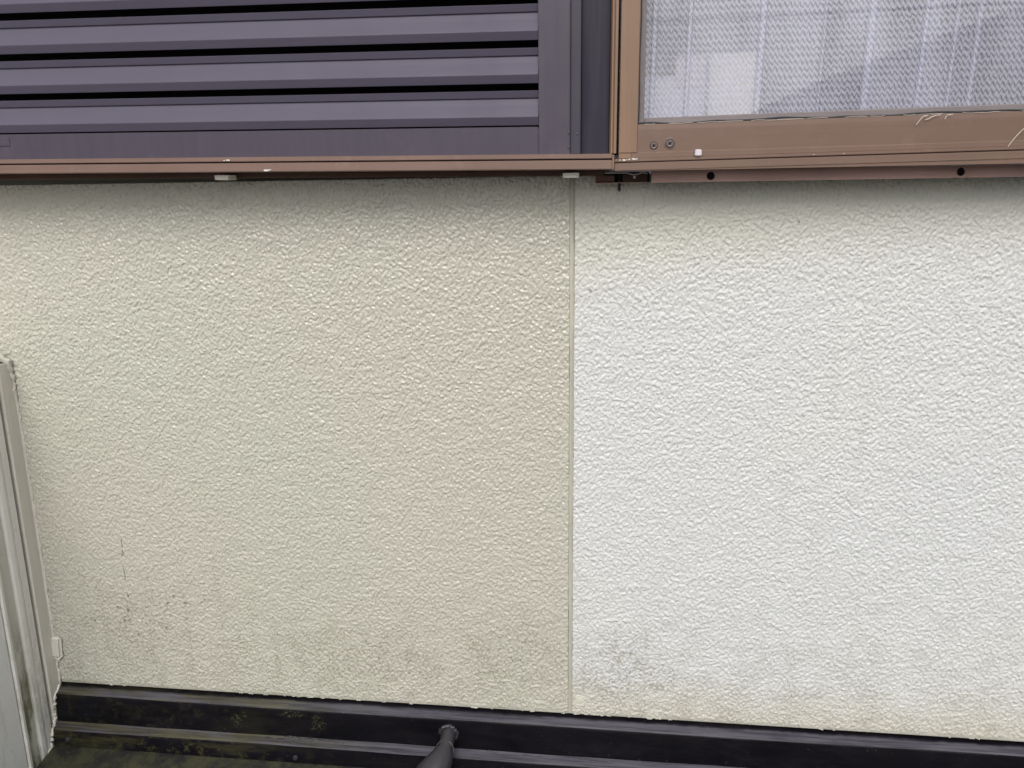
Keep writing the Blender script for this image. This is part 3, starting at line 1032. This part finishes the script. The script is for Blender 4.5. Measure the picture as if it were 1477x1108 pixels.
# ------------------------------------------------------------------ wing wall on the left
ww = thing('wing_wall', 'pale weathered parapet wall with ribbed edge trim at the left', 'wall')


def wsh(co):
    return Vector((co.x + (co.z + 0.80) * 0.036, co.y, co.z))


WX = -0.9320
WT, WB = -0.2440, -1.60
link('wall_face', shear(box(WX - 0.10, WX, -0.95, -0.0905, WB, WT, 0.002, 2), wsh), M['wing'], ww)
link('edge_bead', shear(prism([(WX - 0.02, -0.0900), (WX + 0.0015, -0.0900), (WX + 0.0032, -0.0885), (WX + 0.0032, -0.0845), (WX + 0.0015, -0.0830), (WX - 0.02, -0.0830)], 'z', WB, WT), wsh), M['bead'], ww)
link('groove_strip', shear(prism([(WX - 0.02, -0.0828), (WX - 0.0022, -0.0828), (WX - 0.0030, -0.0720), (WX - 0.0018, -0.0615), (WX - 0.02, -0.0615)], 'z', WB, WT), wsh), M['groove'], ww)
link('round_bead', shear(prism([(WX - 0.02, -0.0613), (WX + 0.0010, -0.0613), (WX + 0.0030, -0.0590), (WX + 0.0036, -0.0530), (WX + 0.0026, -0.0475),
                                (WX + 0.0005, -0.0468), (WX + 0.0005, -0.0455), (WX + 0.0024, -0.0448), (WX + 0.0020, -0.0330), (WX - 0.02, -0.0330)], 'z', WB, WT), wsh), M['bead'], ww)
link('gap_core', shear(box(WX - 0.02, WX - 0.010, -0.0329, -0.0001, WB, WT - 0.004), wsh), M['black'], ww)
bm = prism([(WX - 0.008, -0.0265), (WX + 0.0030, -0.0265), (WX + 0.0042, -0.0250), (WX + 0.0042, -0.0030), (WX + 0.0060, -0.0008), (WX - 0.008, -0.0008)], 'z', WB, WT - 0.010)
link('corner_trim', shear(bm, wsh), M['trim'], ww)
link('cap', shear(box(WX - 0.12, WX + 0.0035, -0.95, -0.0300, WT + 0.0003, WT + 0.012, 0.003, 2), wsh), M['trim'], ww)
# broken caulk at the head of the trim and down the corner
def wx(z, o=0.004):
    return WX + o + (z + 0.80) * 0.036


link('caulk_bead', lump([(wx(-.235, -.006), -.012, -.240), (wx(-.25), -.006, -.252), (wx(-.27, .006), -.003, -.272), (wx(-.30, .006), -.002, -.303), (wx(-.325, .007), -.001, -.326)],
                        [.006, .0055, .003, .0022, .001], 21), M['caulk'], ww, smooth=True)
link('caulk_bead', lump([(wx(-.33, .0065), -.0005, -.33), (wx(-.45, .0065), -.0005, -.45), (wx(-.6, .0065), -.0005, -.6), (wx(-.725, .0065), -.0005, -.725)],
                        [.0012, .0012, .0013, .0014], 22, amp=.15), M['trim'], ww, smooth=True)
link('caulk_bead', lump([(wx(-.79, .006), -.002, -.785), (wx(-.82, .006), -.002, -.815), (wx(-.836, .006), -.004, -.832), (wx(-.84, .004), -.016, -.842),
                         (wx(-.85, .003), -.021, -.852), (wx(-.88, .003), -.023, -.885), (wx(-.9, .003), -.030, -.900), (wx(-.905, .003), -.036, -.910), (wx(-.93, .003), -.040, -.930), (wx(-.95, .002), -.065, -.945)],
                        [.0012, .0016, .0020, .0026, .0028, .0026, .0028, .0026, .0022, .002], 23, amp=.5), M['trim'], ww, smooth=True)

# little painted-over clip on the corner
bm = box(-0.9300, -0.9105, -0.0070, 0.0008, -0.7765, -0.7360)
bmesh.ops.bevel(bm, geom=list(bm.edges), offset=0.0035, segments=3, affect='EDGES')
pc = thing('painted_clip', 'small cream painted-over clip in the lower left corner of the beige wall', 'clip')
for v in bm.verts:
    v.co.x += (-0.7560 - v.co.z) * -0.10
link('clip_body', bm, M['trim'], pc, smooth=True)
link('clip_ridge', lump([(-0.9290, -0.0065, -0.7400), (-0.9280, -0.0075, -0.7550), (-0.9300, -0.0068, -0.7740)], [.0022, .0020, .0022], 31), M['trim'], pc, smooth=True)
link('clip_caulk', lump([(-0.9300, -0.004, -0.7800), (-0.9200, -0.004, -0.7800), (-0.9120, -0.002, -0.7740)], [.0022, .0024, .0015], 33), M['trim'], pc, smooth=True)
link('screw_dimple', lathe_y([(0.0022, -0.0070), (0.0020, -0.0084), (0, -0.0080)], -0.9275, -0.7390, 10), M['groove'], pc, smooth=True)

# ------------------------------------------------------------------ flashing at the foot of the wall
fl = thing('wall_flashing', 'black stepped metal flashing along the foot of the siding', 'flashing')
FX0, FX1 = -0.9310, 2.3


def long_strip(profile, name, seed, wob=0.0007):
    """open folded sheet with thickness and small dents along its length"""
    r_ = random.Random(seed)
    xs_ = np.concatenate([np.linspace(FX0, 0.8, 90), np.linspace(0.85, FX1, 20)])
    t = 0.0012
    n = len(profile)
    bm = bmesh.new()
    ring = list(profile) + [(y + t, z - t) for y, z in reversed(profile)]
    prev = None
    ph_ = [r_.uniform(0, 6.28) for _ in range(len(ring) * 2)]
    for x in xs_:
        cur = []
        for k, (y, z) in enumerate(ring):
            kk = k if k < n else 2 * n - 1 - k
            dz = wob * (math.sin(x * 9 + ph_[kk]) + 0.5 * math.sin(x * 37 + ph_[kk + n]))
            cur.append(bm.verts.new((x, y + dz * 0.5, z + dz * 0.5)))
        if prev:
            for k in range(len(ring)):
                bm.faces.new((prev[k], prev[(k + 1) % len(ring)], cur[(k + 1) % len(ring)], cur[k]))
        else:
            bm.faces.new(cur)
        prev = cur
    bm.faces.new(prev[::-1])
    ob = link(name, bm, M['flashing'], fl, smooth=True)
    return ob


up = [(0.0150, -0.8265), (0.0142, -0.8325), (-0.0020, -0.8340), (-0.0145, -0.8400), (-0.0163, -0.8412), (-0.0172, -0.8430), (-0.0176, -0.8460), (-0.0196, -0.8930), (-0.0186, -0.8945)]
lo = [(-0.0150, -0.8900), (-0.0210, -0.8945), (-0.0310, -0.8990), (-0.0330, -0.9004), (-0.0337, -0.9025), (-0.0362, -0.9290), (-0.0360, -0.9310)]
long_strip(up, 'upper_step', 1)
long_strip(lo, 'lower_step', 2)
for (x, z) in ((-0.9040, -0.9165), (-0.4940, -0.9200), (-0.05, -0.917), (0.40, -0.917)):
    link('screw', lathe_y([(0.0046, -0.0340), (0.0046, -0.0372), (0.0036, -0.0385), (0.0, -0.0388)], x, z, 8), M['pipe'], fl, smooth=True)
# filler crumbs along the top edge
bm = bmesh.new()
r3 = random.Random(9)
for i in range(46):
    x = r3.choice([r3.uniform(-0.90, 0.65), r3.uniform(-0.20, 0.12), r3.uniform(-0.62, -0.35)])
    L = r3.uniform(0.002, 0.009)
    tube([(x + L * t / 3, -0.0004, -0.8284 + r3.uniform(-.0008, .0008)) for t in range(4)], [r3.uniform(.0002, .0007) for _ in range(4)], 5, bm)
ob = link('filler_crumbs', bm, M['caulk'], fl, smooth=True)
ob['kind'] = 'stuff'
# shreds of old sealant curling on the lower step
bm = bmesh.new()
for i in range(16):
    x = r3.choice([r3.uniform(-0.20, 0.05), r3.uniform(-0.55, -0.35)])
    L = r3.uniform(0.010, 0.030)
    z0 = r3.uniform(0, 0.006)
    tube([(x + L * t / 5, -0.0195 - z0, -0.8925 - z0 * 0.45 + 0.0015 * math.sin(t * 1.3)) for t in range(6)], [r3.uniform(.0003, .0007) for _ in range(6)], 5, bm)
ob = link('sealant_shreds', bm, M['pipe'], fl, smooth=True)
ob['kind'] = 'stuff'

# conduit coming out of the flashing
cd = thing('conduit', 'black conduit elbow coming out of the black flashing', 'pipe')


def bez(p0, p1, p2, p3, n):
    out = []
    for i in range(n + 1):
        t = i / n
        out.append(tuple(sum(c * q[k] for c, q in zip(((1 - t) ** 3, 3 * t * (1 - t) ** 2, 3 * t * t * (1 - t), t ** 3), (p0, p1, p2, p3))) for k in range(3)))
    return out


inner = bez((-0.2340, -0.014, -0.8640), (-0.2342, -0.034, -0.8660), (-0.2348, -0.046, -0.8700), (-0.2362, -0.058, -0.8760), 14)
link('pipe', tube(inner, 0.0122, 24), M['pipe'], cd, smooth=True)
outer = bez((-0.2352, -0.050, -0.8715), (-0.2385, -0.066, -0.8800), (-0.2520, -0.088, -0.9000), (-0.2950, -0.125, -0.9500), 22)
link('sleeve', tube(outer, [0.0142 + 0.0135 * min(1, (i / 11) ** 1.1) for i in range(23)], 28), M['pipe'], cd, smooth=True)
rg = [(-0.2352 + 0.0143 * math.cos(a), -0.0505 + 0.0143 * math.sin(a) * 0.42, -0.8712 + 0.0143 * math.sin(a) * 0.91) for a in np.linspace(0, 2 * math.pi, 29)]
link('sleeve_rim', tube(rg, 0.00035, 6, cap=False), M['screw'], cd, smooth=True)
link('sealant_collar', lump([(-0.2340 + 0.0135 * math.cos(a), -0.0205 - 0.001 * math.sin(3 * a), -0.8640 + 0.0135 * math.sin(a)) for a in np.linspace(-0.3, 2 * math.pi - 0.3, 16)],
                            [0.0030] * 16, 41, n=10, amp=.15), M['pipe'], cd, smooth=True)

# ------------------------------------------------------------------ lower roof, ground, neighbours seen only as reflections
rf = thing('lower_roof', 'mossy dark metal roof below the flashing', 'roof')
bm = prism([(-0.030, -0.9400), (-0.030, -0.9300), (-0.0385, -0.9300), (-2.2, -1.25), (-2.2, -1.27)], 'x', -0.9310, 2.3)
link('roof_sheet', bm, M['roof'], rf)
for i, x in enumerate(np.arange(-0.55, 2.2, 0.42)):
    bm = prism([(-0.062, -0.9320), (-0.062, -0.9200), (-2.19, -1.232), (-2.19, -1.247)], 'x', x - 0.011, x + 0.011, 0.002)
    link('standing_seam', bm, M['roof'], rf)

bm = bmesh.new()
n_ = 40
vs = [[bm.verts.new((-260 + 520 * i / n_, -260 + 520 * j / n_, -3.6)) for i in range(n_ + 1)] for j in range(n_ + 1)]
for j in range(n_):
    for i in range(n_):
        bm.faces.new((vs[j][i], vs[j][i + 1], vs[j + 1][i + 1], vs[j + 1][i]))
gr = link('ground', bm, M['ground'])
gr['kind'] = 'structure'

nh = thing('neighbouring_house', 'gabled house across the yard, mirrored faintly in the window glass', 'house')
bm = prism([(2.9, -3.58), (2.9, 1.10), (6.3, 2.25), (9.7, 1.10), (9.7, -3.58)], 'z', 0, 6)
shear(bm, lambda c: Vector((c.x, -9.0 - c.z, c.y)))
link('wall', bm, M['nb_wall'], nh)
for s in (-1, 1):
    bm = prism([(6.3, 2.30), (6.3, 2.42), (6.3 + s * 3.9, 1.08), (6.3 + s * 3.9, 0.96)], 'z', 0, 6.8)
    shear(bm, lambda c: Vector((c.x, -8.6 - c.z, c.y)))
    link('roof', bm, M['nb_roof'], nh)
for x in (4.6, 7.2):
    link('window', box(x, x + 1.3, -9.0, -8.97, -0.6, 0.6), M['nb_glass'], nh)
for k, (z0, z1) in enumerate(((1.45, 1.95), (1.30, 1.66))):
    pts = [(-6 + 18 * t / 30, -5.2 - 0.2 * k, z0 + (z1 - z0) * t / 30 - 0.25 * math.sin(math.pi * t / 30)) for t in range(31)]
    thing('overhead_cable', ('upper' if k == 0 else 'lower') + ' of two thin black cables mirrored in the window glass', 'cable', 'cables over the yard',
          link('overhead_cable', tube(pts, 0.012, 6), M['cable'], smooth=True))
